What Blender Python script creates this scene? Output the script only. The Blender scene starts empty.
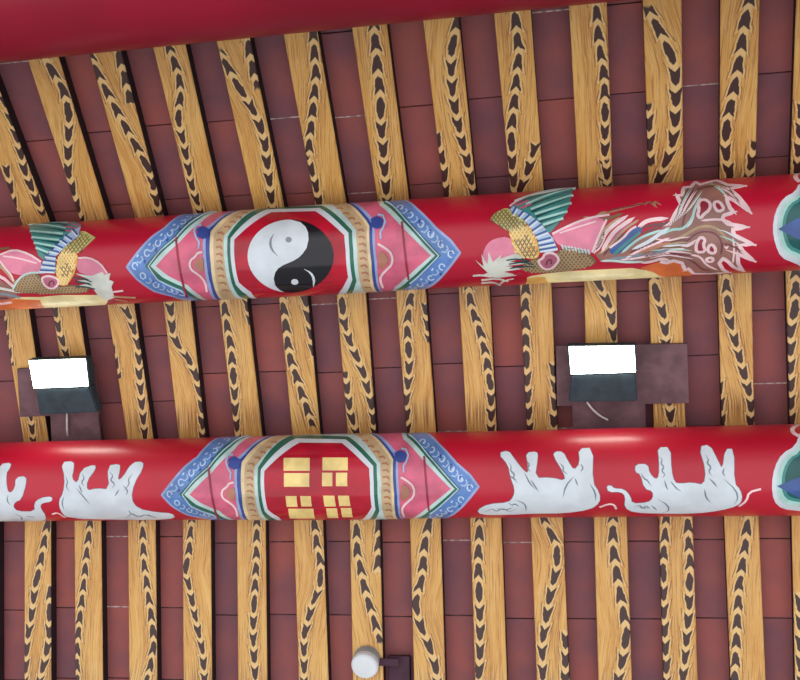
import bpy, bmesh, math, random
from mathutils import Vector, Matrix
from mathutils.geometry import delaunay_2d_cdt
random.seed(7)
SC = bpy.context.scene
COL = SC.collection
CAM_H = 1.6

# ------------------------------------------------------------------ place
# local survey frame: x along the beams, y across them, z up from the eye; world = (x, -y, z + CAM_H)
ROT = Matrix(((0.9797462, 0.0395466, -0.1962994), (-0.0887578, 0.9645087, -0.2486866), (0.1794977, 0.2610728, 0.9484838)))
FPX = 1068.88
A = 3.28986            # height of the flat middle vault above the eye
BT, BB = -0.4160, 0.38333   # slopes of the outer two vault fields
Y1, Y2 = -0.52706, -1.27321  # the two purlin lines
R1, R2 = 0.1354, 0.1360
SECT = {'T': (A, BT, Y1), 'M': (A, 0.0, Y2), 'B': (A, BB, Y2)}
TH = 0.040             # rafter thickness
XMIN, XMAX = -3.2, 1.7

def W(x, y, z):
    return Vector((x, -y, z + CAM_H))

def ray(px, py):
    return ROT @ Vector(((px - 400) / FPX, (340 - py) / FPX, 1.0)).normalized()

def on_plane(px, py, pl):
    d = ray(px, py); a, b, yy = pl
    t = (a - b * yy) / (d.z - b * d.y)
    return d * t

def on_level(px, py, z):
    d = ray(px, py)
    return d * (z / d.z)

cam_d = bpy.data.cameras.new('camera'); cam = bpy.data.objects.new('camera', cam_d); COL.objects.link(cam)
cam_d.sensor_width = 36; cam_d.lens = FPX / 800 * 36; cam_d.clip_start = 0.05
r_, u_, f_ = (Vector((ROT[0][k], -ROT[1][k], ROT[2][k])) for k in range(3))
m = Matrix.Identity(4)
for i in range(3):
    m[i][0], m[i][1], m[i][2] = r_[i], u_[i], -f_[i]
m[2][3] = CAM_H
cam.matrix_world = m
SC.camera = cam

# ------------------------------------------------------------------ materials
def lin(c):
    return tuple((v / 255 / 12.92) if v / 255 <= 0.04045 else ((v / 255 + 0.055) / 1.055) ** 2.4 for v in c) + (1.0,)

class NB:
    def __init__(s, name):
        s.m = bpy.data.materials.new(name); s.m.use_nodes = True
        s.t = s.m.node_tree; s.b = s.t.nodes['Principled BSDF']
    def n(s, kind, **k):
        nd = s.t.nodes.new(kind)
        for a, v in k.items(): setattr(nd, a, v)
        return nd
    def l(s, a, b): s.t.links.new(a, b)
    def put(s, sock, v):
        if hasattr(v, 'is_output'): s.l(v, sock)
        else: sock.default_value = v
    def math(s, op, a, b=None, c=None):
        nd = s.n('ShaderNodeMath', operation=op)
        for k, v in enumerate((a, b, c)):
            if v is not None: s.put(nd.inputs[k], v)
        return nd.outputs[0]
    def step(s, x, e0, e1):
        nd = s.n('ShaderNodeMapRange', interpolation_type='SMOOTHSTEP')
        s.put(nd.inputs[0], x); s.put(nd.inputs[1], e0); s.put(nd.inputs[2], e1)
        return nd.outputs[0]
    def mix(s, f, a, b):
        nd = s.n('ShaderNodeMix', data_type='RGBA')
        s.put(nd.inputs[0], f); s.put(nd.inputs[6], a); s.put(nd.inputs[7], b)
        return nd.outputs[2]
    def noise(s, vec, scale, detail=3, rough=0.5):
        nd = s.n('ShaderNodeTexNoise')
        if vec is not None: s.l(vec, nd.inputs['Vector'])
        nd.inputs['Scale'].default_value = scale; nd.inputs['Detail'].default_value = detail
        nd.inputs['Roughness'].default_value = rough
        return nd.outputs[0]

MATS = {}
def paint(name, rgb, rough=0.55, coat=0.6, vary=0.10, scale=14, metallic=0.0, coat_rough=0.10):
    if name in MATS: return MATS[name]
    b = NB(name)
    co = b.n('ShaderNodeTexCoord').outputs['Object']
    nz = b.noise(co, scale, 4)
    dark = lin(tuple(max(0, c * (1 - vary)) for c in rgb)); lite = lin(tuple(min(255, c * (1 + vary * 0.6) + vary * 12) for c in rgb))
    b.l(b.mix(b.step(nz, 0.3, 0.7), dark, lite), b.b.inputs['Base Color'])
    b.b.inputs['Roughness'].default_value = rough
    b.b.inputs['Coat Weight'].default_value = coat
    b.b.inputs['Coat Roughness'].default_value = coat_rough
    b.b.inputs['Coat IOR'].default_value = 1.55
    b.b.inputs['Specular IOR Level'].default_value = 0.25
    b.b.inputs['Metallic'].default_value = metallic
    MATS[name] = b.m
    return b.m

def wood():
    b = NB('painted_wood_grain')
    g = b.n('ShaderNodeAttribute', attribute_name='grain').outputs['Vector']
    sp = b.n('ShaderNodeSeparateXYZ'); b.l(g, sp.inputs[0])
    u, v, seed = sp.outputs
    def vec(sx, sy, ss=1.0):
        c = b.n('ShaderNodeCombineXYZ')
        b.l(b.math('MULTIPLY', u, sx), c.inputs[0]); b.l(b.math('MULTIPLY', v, sy), c.inputs[1]); b.l(b.math('MULTIPLY', seed, ss), c.inputs[2])
        return c.outputs[0]
    streak = b.noise(vec(300, 7), 1.0, 4, 0.6)
    broad = b.noise(vec(40, 4), 1.0, 2)
    wob = b.noise(vec(60, 45), 1.0, 2)
    fine = b.noise(vec(520, 20), 1.0, 2)
    base = b.mix(b.step(broad, 0.3, 0.7), lin((208, 152, 74)), lin((224, 176, 98)))
    base = b.mix(b.math('MULTIPLY', b.step(streak, 0.50, 0.66), 0.75), base, lin((158, 102, 54)))
    base = b.mix(b.math('MULTIPLY', b.step(fine, 0.52, 0.70), 0.6), base, lin((232, 194, 130)))
    # brushed comb marks at the two ends of a board
    comb = b.noise(vec(420, 3), 1.0, 2)
    ends = b.n('ShaderNodeAttribute', attribute_name='ends').outputs['Fac']
    base = b.mix(b.math('MULTIPLY', b.math('MULTIPLY', b.step(comb, 0.50, 0.60), ends), 0.8), base, lin((104, 64, 44)))
    base = b.mix(b.math('MULTIPLY', b.math('MULTIPLY', b.math('SUBTRACT', 1.0, b.step(comb, 0.38, 0.46)), ends), 0.6), base, lin((236, 202, 148)))
    rs = b.math('FRACT', b.math('MULTIPLY', seed, 7.31))
    P = b.math('ADD', 0.050, b.math('MULTIPLY', rs, 0.010))
    for k in (1, 2):
        a = b.n('ShaderNodeAttribute', attribute_name='vein%d' % k).outputs['Vector']
        s2 = b.n('ShaderNodeSeparateXYZ'); b.l(a, s2.inputs[0])
        d0, t0, mk = s2.outputs
        jit = b.math('MULTIPLY', b.math('SUBTRACT', wob, 0.5), 0.010)
        d = b.math('ABSOLUTE', b.math('ADD', d0, jit))
        t = b.math('ABSOLUTE', b.math('ADD', t0, b.math('MULTIPLY', jit, 0.8)))
        ph = b.math('DIVIDE', b.math('ADD', t, b.math('MULTIPLY', d, 0.95)), P)
        fr = b.math('FRACT', b.math('ADD', ph, 0.15))
        hw = b.math('SUBTRACT', b.math('ADD', 0.0150, b.math('MULTIPLY', rs, 0.003)), b.math('MULTIPLY', fr, 0.0110))
        inb = b.math('MULTIPLY', b.step(fr, 0.02, 0.07), b.math('SUBTRACT', 1.0, b.step(fr, 0.68, 0.76)))
        blob = b.math('MULTIPLY', inb, b.math('SUBTRACT', 1.0, b.step(b.math('SUBTRACT', d, hw), -0.0012, 0.0012)))
        vis = b.step(b.math('ADD', mk, b.math('MULTIPLY', b.math('SUBTRACT', wob, 0.5), 0.6)), 0.40, 0.60)
        # cream halo hugging the knots, then nested dark growth lines flowing along the vein
        halo = b.math('SUBTRACT', 1.0, b.step(b.math('SUBTRACT', d, hw), 0.003, 0.0065))
        cont = b.math('ADD', b.math('MULTIPLY', d, 3.4), b.math('MULTIPLY', t, 0.30))
        line = b.math('MULTIPLY', b.step(b.math('SINE', b.math('MULTIPLY', b.math('ADD', cont, b.math('MULTIPLY', wob, 0.012)), 620.0)), 0.30, 0.85),
                      b.math('MULTIPLY', b.math('SUBTRACT', 1.0, b.step(d, 0.022, 0.060)), b.step(streak, 0.30, 0.60)))
        base = b.mix(b.math('MULTIPLY', b.math('MULTIPLY', line, 0.62), vis), base, lin((150, 98, 56)))
        rimd = b.math('SUBTRACT', d, hw)
        legs = b.math('MULTIPLY', b.math('MULTIPLY', b.step(rimd, 0.0055, 0.0075), b.math('SUBTRACT', 1.0, b.step(rimd, 0.0085, 0.0105))), b.math('SUBTRACT', 1.0, b.step(fr, 0.45, 0.75)))
        base = b.mix(b.math('MULTIPLY', b.math('MULTIPLY', legs, 0.75), vis), base, lin((112, 70, 46)))
        base = b.mix(b.math('MULTIPLY', b.math('MULTIPLY', halo, 0.85), vis), base, lin((230, 194, 132)))
        base = b.mix(b.math('MULTIPLY', blob, vis), base, lin((64, 38, 34)))
    b.l(base, b.b.inputs['Base Color'])
    b.b.inputs['Roughness'].default_value = 0.5
    b.b.inputs['Coat Weight'].default_value = 0.1
    return b.m

def tiles_mat():
    b = NB('terracotta_roof_tile')
    co = b.n('ShaderNodeTexCoord').outputs['Object']
    rnd = b.n('ShaderNodeAttribute', attribute_name='tint').outputs['Fac']
    n1 = b.noise(co, 6, 3); n2 = b.noise(co, 38, 4)
    f = b.math('ADD', b.math('MULTIPLY', rnd, 0.24), b.math('MULTIPLY', n1, 0.9))
    c = b.mix(b.step(f, 0.25, 0.95), lin((114, 70, 80)), lin((162, 84, 76)))
    c = b.mix(b.math('MULTIPLY', b.step(n2, 0.55, 0.8), 0.35), c, lin((116, 84, 90)))
    b.l(c, b.b.inputs['Base Color']); b.b.inputs['Roughness'].default_value = 0.75
    bp = b.n('ShaderNodeBump'); bp.inputs['Strength'].default_value = 0.15; bp.inputs['Distance'].default_value = 0.004
    b.l(n2, bp.inputs['Height']); b.l(bp.outputs[0], b.b.inputs['Normal'])
    return b.m

def emit(name, rgb, s):
    b = NB(name)
    b.b.inputs['Base Color'].default_value = lin(rgb)
    b.b.inputs['Emission Color'].default_value = lin(rgb); b.b.inputs['Emission Strength'].default_value = s
    return b.m

WOOD = wood(); TILE = tiles_mat()
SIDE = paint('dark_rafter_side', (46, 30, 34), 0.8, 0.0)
MORTAR = paint('mortar', (96, 72, 76), 0.9, 0.0, 0.3, 30)
PALEMORTAR = paint('pale_mortar', (186, 160, 158), 0.9, 0.0, 0.3, 60)
RED = paint('red_lacquer', (182, 8, 46), 0.5, 0.5, 0.05, 3, coat_rough=0.2)
DRED = paint('deep_crimson_lacquer', (150, 2, 42), 0.5, 0.35, 0.06, 3, coat_rough=0.35)

# ------------------------------------------------------------------ object helpers
def obj(name, mesh_or_bm, mats=(), parent=None, smooth=False):
    if isinstance(mesh_or_bm, bmesh.types.BMesh):
        me = bpy.data.meshes.new(name); mesh_or_bm.to_mesh(me); mesh_or_bm.free()
    else: me = mesh_or_bm
    for mm in (mats if isinstance(mats, (list, tuple)) else [mats]): me.materials.append(mm)
    if smooth:
        for p in me.polygons: p.use_smooth = True
    o = bpy.data.objects.new(name, me); COL.objects.link(o)
    if parent is not None:
        o.parent = parent; o.matrix_parent_inverse = Matrix.Translation(-parent.location)
    return o

def tag(o, label=None, cat=None, group=None, kind=None):
    if label: o['label'] = label
    if cat: o['category'] = cat
    if group: o['group'] = group
    if kind: o['kind'] = kind
    return o

def empty(name, loc):
    o = bpy.data.objects.new(name, None); o.empty_display_size = 0.1
    COL.objects.link(o); o.location = loc
    return o

def add_hull(bm, lower, upper, mat=0):
    """closed prism between two matching vertex loops"""
    a = [bm.verts.new(p) for p in lower]; c = [bm.verts.new(p) for p in upper]
    n = len(a); fs = []
    fs.append(bm.faces.new(a)); fs.append(bm.faces.new(c[::-1]))
    for i in range(n): fs.append(bm.faces.new((a[i], c[i], c[(i + 1) % n], a[(i + 1) % n])))
    for f in fs: f.material_index = mat
    return fs

def fixn(bm): bmesh.ops.recalc_face_normals(bm, faces=bm.faces[:])

def box_axes(bm, c, ex, ey, ez, mat=0, bevel=0.0):
    p = [c + sx * ex + sy * ey + sz * ez for sz in (-1, 1) for sx, sy in ((-1, -1), (1, -1), (1, 1), (-1, 1))]
    b2 = bmesh.new(); add_hull(b2, p[:4], p[4:], mat); fixn(b2)
    if bevel: bmesh.ops.bevel(b2, geom=b2.edges[:], offset=bevel, segments=2, affect='EDGES', profile=0.5)
    for f in b2.faces: f.material_index = mat
    me = bpy.data.meshes.new('tmp'); b2.to_mesh(me); b2.free(); bm.from_mesh(me); bpy.data.meshes.remove(me)

def tube(bm, pts, r, seg=10, mat=0):
    rings = []
    for i, p in enumerate(pts):
        t = (pts[min(i + 1, len(pts) - 1)] - pts[max(i - 1, 0)]).normalized()
        u = t.cross(Vector((0.3, 0.2, 1))).normalized(); v = t.cross(u)
        rings.append([bm.verts.new(p + r * (math.cos(k * 2 * math.pi / seg) * u + math.sin(k * 2 * math.pi / seg) * v)) for k in range(seg)])
    for a, c in zip(rings, rings[1:]):
        for k in range(seg): bm.faces.new((a[k], a[(k + 1) % seg], c[(k + 1) % seg], c[k])).material_index = mat
    bm.faces.new(rings[0][::-1]).material_index = mat; bm.faces.new(rings[-1]).material_index = mat

def lathe(bm, c, axis, prof, seg=40, mat=0):
    ax = axis.normalized(); u = ax.cross(Vector((0.21, 1, 0.13))).normalized(); v = ax.cross(u)
    rings = []
    for r, h in prof:
        rings.append([bm.verts.new(c + ax * h + max(r, 1e-5) * (math.cos(k * 2 * math.pi / seg) * u + math.sin(k * 2 * math.pi / seg) * v)) for k in range(seg)])
    for a, b_ in zip(rings, rings[1:]):
        for k in range(seg): bm.faces.new((a[k], a[(k + 1) % seg], b_[(k + 1) % seg], b_[k])).material_index = mat
    bm.faces.new(rings[0][::-1]).material_index = mat; bm.faces.new(rings[-1]).material_index = mat

# ------------------------------------------------------------------ tiled vault (ceiling)
def sec_z(sec, y):
    a, b, yy = SECT[sec]; return a + b * (y - yy)
def sec_n(sec):                       # unit normal pointing up, (y, z)
    b = SECT[sec][1]; L = math.sqrt(1 + b * b); return (-b / L, 1 / L)
def sp(sec, x, y, h):                 # point h above the underside plane of the rafters
    n = sec_n(sec); return W(x, y + n[0] * h, sec_z(sec, y) + n[1] * h)

Y_END = {'T': (Y1, 0.95), 'M': (Y2, Y1), 'B': (-2.75, Y2)}
PITCH = 0.2; X0 = -2.0364
bm = bmesh.new(); tint = bm.faces.layers.float.new('tint')
SEAM = {'T': (-0.139, 0.2405), 'M': (-0.968, 0.235), 'B': (-1.522, 0.228)}
for sec in 'TMB':
    ya, yb = Y_END[sec]; s0, st = SEAM[sec]
    for i in range(-6, 19):
        xa = X0 + i * PITCH + 0.0015; xb = xa + PITCH - 0.003
        if xa < XMIN or xb > XMAX: continue
        off = random.uniform(-0.012, 0.012)
        if sec == 'M' and i in (1, 2, 12, 13): off += 0.155
        k = math.floor((ya - s0 - off) / st) - 1
        while True:
            y0 = s0 + off + k * st; y1 = y0 + st - 0.004; k += 1
            if y0 >= yb: break
            pale = random.random() < 0.24
            y0c, y1c = max(y0, ya), min(y1, yb)
            if y1c - y0c < 0.01: continue
            h = TH + random.uniform(0, 0.002)
            fs = add_hull(bm, [sp(sec, x, y, h) for x, y in ((xa, y0c), (xb, y0c), (xb, y1c), (xa, y1c))],
                          [sp(sec, x, y, TH + 0.018) for x, y in ((xa, y0c), (xb, y0c), (xb, y1c), (xa, y1c))], 0)
            tv = random.random()
            for f in fs: f[tint] = tv
            if pale and y1 < yb:
                fs = add_hull(bm, [sp(sec, x, y, TH + 0.001) for x, y in ((xa, y1 + 0.0005), (xb, y1), (xb, y1 + 0.0038), (xa, y1 + 0.0035))],
                              [sp(sec, x, y, TH + 0.018) for x, y in ((xa, y1 + 0.0005), (xb, y1), (xb, y1 + 0.0038), (xa, y1 + 0.0035))], 2)
# bedding above the tiles
prof = [('T', 1.6), ('T', Y1), ('M', Y2), ('B', -3.4)]
lo = [sp(s, 0, y, TH + 0.010) for s, y in prof]; hi = [sp(s, 0, y, TH + 0.10) for s, y in prof]
lp = [p.copy() for p in lo] + [p.copy() for p in hi[::-1]]
def shx(ps, x): return [Vector((x, p.y, p.z)) for p in ps]
va = [bm.verts.new(p) for p in shx(lp, -5.0)]; vb = [bm.verts.new(p) for p in shx(lp, 3.6)]
for i in range(8):
    f = bm.faces.new((va[i], va[(i + 1) % 8], vb[(i + 1) % 8], vb[i])); f.material_index = 1
for q in (0, 1, 2):
    for vv in (va, vb):
        f = bm.faces.new((vv[q], vv[q + 1], vv[6 - q], vv[7 - q])); f.material_index = 1
fixn(bm)
tag(obj('ceiling', bm, [TILE, MORTAR, PALEMORTAR]), kind='structure')

# ------------------------------------------------------------------ rafters
# observed run of each board (image points on its centre line), its dark veins and where each vein turns over
RAF = {
 'T': {0: ([(16, 170), (33, 218)], [([(2, 95), (15, 132), (25, 172), (40, 208)], 80), ([(7, 172), (17, 218)], 100)]),
  1: ([(43, 59), (92.5, 215)], [([(43, 55), (64, 91), (69, 115), (68, 150), (68, 172), (75, 200), (80, 218)], 112)]),
  2: ([(105, 53), (148, 212)], [([(90, 55), (100, 78), (119, 115), (135, 144), (150, 172), (158, 208)], 165), ([(119, 55), (125, 78), (129, 95)], 240)]),
  3: ([(169, 46), (207, 210)], [([(168, 44), (177, 70), (181, 88), (178, 121), (184, 145), (188, 165), (191, 184), (199, 208)], 118)]),
  4: ([(233, 40), (269, 207)], [([(223, 58), (237, 84), (247, 100), (259, 122), (265, 144), (268, 172), (272, 205)], 86), ([(248, 40), (251, 60), (256, 80)], 200)]),
  5: ([(300.5, 35), (330.5, 203)], [([(313, 34), (316, 75), (313, 108), (309, 143), (309, 150)], 165), ([(309, 164), (315, 183), (319, 204)], 150)]),
  6: ([(369.5, 28), (393, 199)], [([(374, 26), (378, 75), (380, 92), (381, 125), (384, 160), (387, 200)], 108)]),
  7: ([(441, 21), (460, 194)], [([(457, 20), (451, 55), (452, 90), (460, 135), (467, 160), (474, 196)], 45), ([(437, 140), (443, 165), (446, 196)], 100)]),
  8: ([(512.5, 15), (527, 189)], [([(515, 14), (519, 51), (517, 75), (513, 117), (511, 131), (512, 160), (514, 190)], 142), ([(534, 150), (528, 172), (520, 190)], 130)]),
  9: ([(588, 8), (595.5, 185)], [([(596, 6), (600, 50), (604, 70), (605, 110), (605, 148), (603, 186)], 112), ([(607, 168), (607, 188)], 100)]),
  10: ([(662.5, 20), (666, 181)], [([(651, 15), (667, 45), (675, 67), (676, 100), (675, 125), (672, 147), (664, 168), (658, 182)], 52), ([(648, 112), (649, 134), (650, 158)], 100)]),
  11: ([(740, 0), (737.5, 170)], [([(751, -4), (745, 19), (740, 55), (735, 84), (727, 121), (725, 147), (730, 176)], 130), ([(754, 150), (748, 178)], 100)]),
  12: ([(815, 30), (808.5, 170)], [([(802, 110), (797, 172)], 90)])},
 'M': {0: ([(15.5, 308), (23.5, 366), (33.3, 422)], [([(2, 305), (6, 335), (10, 360)], 280), ([(31, 420), (33, 437)], 400)]),
  1: ([(65.5, 308), (70, 340)], [([(53, 302), (59, 330), (65, 350)], 280)]),
  2: ([(120.5, 305), (139.5, 435)], [([(119, 298), (131, 320), (139, 348), (139, 368), (141, 397), (145, 436)], 295), ([(113, 352), (117, 372)], 300)]),
  3: ([(176.5, 300), (191.5, 433)], [([(170, 305), (173, 335), (179, 347), (189, 360), (197, 378), (202, 402), (203, 436)], 290)]),
  4: ([(232.5, 298), (248, 432)], [([(223, 295), (227, 325), (231, 347), (234, 382), (235, 410), (237, 434)], 376), ([(246, 295), (250, 318)], 270)]),
  5: ([(293, 295), (306, 432)], [([(281, 290), (287, 335), (290, 357), (304, 400), (311, 420)], 460), ([(303, 290), (309, 317), (314, 352)], 280), ]),
  6: ([(351, 293), (361.5, 430)], [([(341, 292), (344, 322), (350, 342), (364, 375), (372, 407), (375, 432)], 305), ([(346, 380), (350, 412), (356, 432)], 370)]),
  7: ([(410.5, 290), (421, 428)], [([(412, 286), (407, 325), (409, 357), (409, 377), (406, 400), (407, 430)], 350), ([(426, 310), (429, 335)], 290)]),
  8: ([(474, 288), (481.5, 427)], [([(468, 285), (471, 305), (481, 335), (486, 355), (491, 390), (491, 428)], 382)]),
  9: ([(535.5, 285), (542, 425)], [([(526, 282), (525, 312), (526, 355), (527, 392), (529, 426)], 360), ([(554, 370), (556, 397), (554, 424)], 350)]),
  10: ([(600, 280), (601.5, 340)], [([(596, 278), (602, 292), (611, 308), (614, 340)], 265)]),
  11: ([(665, 278), (669.5, 420)], [([(653, 274), (657, 297), (664, 315), (666, 345)], 292), ([(669, 400), (671, 424)], 380)]),
  12: ([(734.5, 275), (738, 420)], [([(726, 272), (727, 295), (729, 317), (740, 360), (745, 377), (751, 402), (751, 424)], 304), ([(719, 385), (722, 424)], 370)]),
  13: ([(803, 272), (806.5, 420)], [([(796, 270), (795, 309), (791, 327), (790, 365), (791, 424)], 310)])},
 'B': {-1: ([(-15, 522), (-15, 678)], []),
  0: ([(37.5, 522), (37.5, 678)], [([(48, 520), (41, 560), (35, 587), (31, 620), (27, 640), (25, 676)], 578), ([(50, 592), (49, 640), (45, 660), (37, 690)], 612)]),
  1: ([(87.5, 520), (89, 678)], [([(91, 515), (87, 550), (84, 582), (80, 615), (77, 650), (77, 690)], 700)]),
  2: ([(141.5, 520), (143, 678)], [([(142, 515), (144, 562), (149, 600), (154, 640), (151, 664), (144, 690)], 700)]),
  3: ([(196.5, 520), (197.5, 678)], [([(192, 515), (189, 552), (185, 570), (191, 595), (198, 630), (203, 655), (205, 690)], 566)]),
  4: ([(251, 520), (252.5, 678)], [([(257, 515), (256, 570), (254, 604), (253, 635), (256, 690)], 604)]),
  5: ([(308, 519), (313.5, 678)], [([(313, 512), (317, 545), (321, 565), (320, 587), (312, 605), (304, 637), (304, 690)], 578)]),
  6: ([(364.5, 518), (368, 678)], [([(356, 512), (357, 550), (365, 590), (371, 609), (378, 634)], 700), ([(378, 515), (379, 535), (378, 565)], 620)]),
  7: ([(425, 516), (429.5, 678)], [([(431, 512), (424, 547), (422, 577), (415, 604), (420, 625), (427, 641), (434, 660), (439, 690)], 605)]),
  8: ([(485.5, 515), (491, 678)], [([(480, 510), (478, 564), (480, 620), (480, 657), (478, 690)], 592)]),
  9: ([(546.5, 514), (553, 678)], [([(540, 510), (547, 526), (557, 545), (557, 566), (550, 597), (542, 645), (543, 690)], 556), ([(566, 638), (565, 690)], 600)]),
  10: ([(610, 513), (615, 678)], [([(613, 508), (613, 547), (619, 587), (627, 632), (624, 652), (616, 690)], 638)]),
  11: ([(675.5, 512), (680.5, 678)], [([(667, 508), (663, 564), (664, 610), (667, 690)], 573), ([(687, 508), (690, 565), (689, 610), (686, 647), (682, 690)], 582)]),
  12: ([(741, 511), (748, 678)], [([(749, 506), (745, 547), (739, 585), (737, 625), (734, 690)], 700)]),
  13: ([(809, 511), (813, 678)], [([(800, 600), (802, 690)], 560)])}}
RW = {'T': 0.099, 'M': 0.098, 'B': 0.103}
YR = {'T': (Y1 + 0.012, 0.42), 'M': (Y2 + 0.006, Y1 - 0.006), 'B': (-2.30, Y2 - 0.012)}

EDGES = {'T': (Y1 + 0.11, 9.0), 'M': (Y2 + 0.15, Y1 - 0.16), 'B': (-1.97, 9.0)}

def lerp_tab(tab, y):
    """offset of the vein at y, running on straight past its ends, and how far outside its run y lies"""
    segs = list(zip(tab, tab[1:]))
    for (ya, xa), (yb, xb) in segs:
        if y <= yb or (yb, xb) == tab[-1]:
            k = (xb - xa) / max(yb - ya, 1e-4)
            k = max(-0.35, min(0.35, k)) if (y < ya or y > yb) else k
            v = xa + k * (y - ya) if y <= yb else xb + k * (y - yb)
            break
    over = max(tab[0][0] - y, y - tab[-1][0], 0)
    return v, over

SIXTH = ['', 'second', 'third', 'fourth', 'fifth', 'sixth', 'seventh', 'eighth', 'ninth', 'tenth', 'eleventh', 'twelfth', 'thirteenth', 'fourteenth', 'fifteenth']
LOOK = {('T', 2): 'dark knots crossing from its left edge to its right edge', ('T', 4): 'dark knots sweeping to its right edge', ('T', 6): 'a straight central chain of dark knots',
        ('T', 9): 'dark knots along its right edge', ('T', 10): 'knots curving along its right side', ('T', 11): 'knots drifting from its right to its left side'}
RULE = {'T': 'under the dark crimson beam', 'M': 'between the two painted beams', 'B': 'below the elephant beam'}
GRP = {'T': 'rafters between the crimson beam and the phoenix beam', 'M': 'rafters between the phoenix beam and the elephant beam', 'B': 'rafters below the elephant beam'}

for sec in 'TMB':
    n = sec_n(sec); order = sorted(RAF[sec])
    for q, i in enumerate(order):
        run, veins = RAF[sec][i]
        hp = [on_plane(px, py, SECT[sec]) for px, py in run]
        pa, pb = hp[0], hp[-1]
        ya, yb = YR[sec]
        if abs(pa.y - pb.y) < 0.2:    # short visible run: keep it square to the beams
            slope = 0.02
        else: slope = (pb.x - pa.x) / (pb.y - pa.y)
        xm = sum(p.x for p in hp) / len(hp); ym = sum(p.y for p in hp) / len(hp)
        cx = lambda y: xm + slope * (y - ym)
        tabs = []
        for pts, fl in veins:
            hv = [on_plane(px, py, SECT[sec]) for px, py in pts]
            tab = sorted((p.y, p.x - cx(p.y)) for p in hv)
            yf = on_plane(pts[len(pts) // 2][0], fl, SECT[sec]).y
            tabs.append((tab, yf))
        bm = bmesh.new()
        EN = bm.verts.layers.float.new('ends')
        LN = [bm.verts.layers.float_vector.new(nm) for nm in ('grain', 'vein1', 'vein2')]
        NR = 60; hw = RW[sec] / 2; ch = 0.0025
        rows = []
        seed = random.uniform(0, 50)
        for k in range(NR + 1):
            y = ya + (yb - ya) * k / NR
            row = []
            for u, h in ((-hw, TH - 0.0005), (-hw, ch), (-hw + ch, 0), (0.0, 0), (hw - ch, 0), (hw, ch), (hw, TH - 0.0005)):
                vtx = bm.verts.new(sp(sec, cx(y) + u, y, h))
                c0 = 0.0
                for z_, (tab, yf) in enumerate(tabs[:2]):
                    c, over = lerp_tab(tab, y)
                    if z_ == 0: c0 = max(-0.06, min(0.06, c))
                    vtx[LN[z_ + 1]] = (u - c, y - yf, max(0.0, 1 - over / 0.05))
                for z_ in range(len(tabs), 2): vtx[LN[z_ + 1]] = (0.5, 0, 0)
                vtx[LN[0]] = (u - 0.7 * c0, y, seed)
                edge_ = min(abs(y - yv) for yv in EDGES[sec])
                vtx[EN] = max(0.0, 1 - edge_ / 0.075)
                row.append(vtx)
            rows.append(row)
        for r0, r1 in zip(rows, rows[1:]):
            for j in range(6):
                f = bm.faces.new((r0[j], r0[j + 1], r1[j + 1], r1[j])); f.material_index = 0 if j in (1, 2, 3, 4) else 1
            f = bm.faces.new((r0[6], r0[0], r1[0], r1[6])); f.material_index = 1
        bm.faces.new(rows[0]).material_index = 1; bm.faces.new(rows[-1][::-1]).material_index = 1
        fixn(bm)
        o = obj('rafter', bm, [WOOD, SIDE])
        last = len(order) - 1
        if q == 0: place = 'leftmost'
        elif q == last: place = 'rightmost'
        elif q <= last / 2: place = SIXTH[q] + ' from the left'
        else: place = (SIXTH[last - q] + ' from the right')
        extra = LOOK.get((sec, i))
        if sec == 'M' and i == 0: extra = 'interrupted by the left lamp board'
        if sec == 'M' and i == 1: extra = 'hidden behind the left floodlight'
        if sec == 'M' and i == 10: extra = 'hidden behind the right floodlight'
        if sec == 'M' and i == 11: extra = 'interrupted by the right lamp board'
        if sec == 'B' and i == 6: extra = 'behind the round white fixture'
        if sec == 'B' and i == 11: extra = 'dark knots down both edges'
        lab = 'yellow grained rafter %s, %s' % (RULE[sec], place)
        if extra: lab += ', ' + extra
        tag(o, ' '.join(lab.split()[:16]), 'rafter', GRP[sec])

# ------------------------------------------------------------------ round beams and the painting on them
class Beam:
    def __init__(s, y, z, r): s.y, s.z, s.r = y, z, r
    def pt(s, x, sl, h=0.0):
        t = sl / s.r
        return W(x, s.y + (s.r + h) * math.sin(t), s.z - (s.r + h) * math.cos(t))
    def hit(s, px, py):
        d = ray(px, py)
        a = d.y * d.y + d.z * d.z; b = d.y * s.y + d.z * s.z; c = s.y ** 2 + s.z ** 2 - s.r ** 2
        q = b * b - a * c
        if q < 0: return None
        t = (b - math.sqrt(q)) / a; p = d * t
        return p.x, s.r * math.atan2(p.y - s.y, s.z - p.z)
    def uv(s, px, py):
        """surface coordinates (along, around) of an image point; past the outline it keeps wrapping round"""
        h = s.hit(px, py)
        if h: return h
        sx0 = ray(px, py); tx = sx0.x / math.hypot(sx0.y, sx0.z)
        # image row of the beam's axis in this column
        lo_, hi_ = -300.0, 1000.0
        f = lambda yy: (lambda d: d.y * s.z - d.z * s.y)(ray(px, yy))
        for _ in range(50):
            mid = (lo_ + hi_) / 2
            if f(mid) > 0: lo_ = mid
            else: hi_ = mid
        ax = (lo_ + hi_) / 2
        a, b = ax, py
        for _ in range(40):
            mid = (a + b) / 2
            if s.hit(px, mid): a = mid
            else: b = mid
        h = s.hit(px, a)
        return h[0], h[1] + (a - py) * 0.0058

ZD = 0.013
P1 = Beam(Y1, A - R1 - 0.018, R1); P2 = Beam(Y2, A - R2 - ZD, R2)
R0 = 0.20; zc = 2.8
for _ in range(60):
    yc = R0 * math.sqrt(1 + 0.03645 ** 2) + 0.03645 * zc
    zc = A + BT * (yc - Y1) - R0 * math.sqrt(1 + BT * BT)
P0 = Beam(yc, zc - 0.001, R0)

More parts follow.
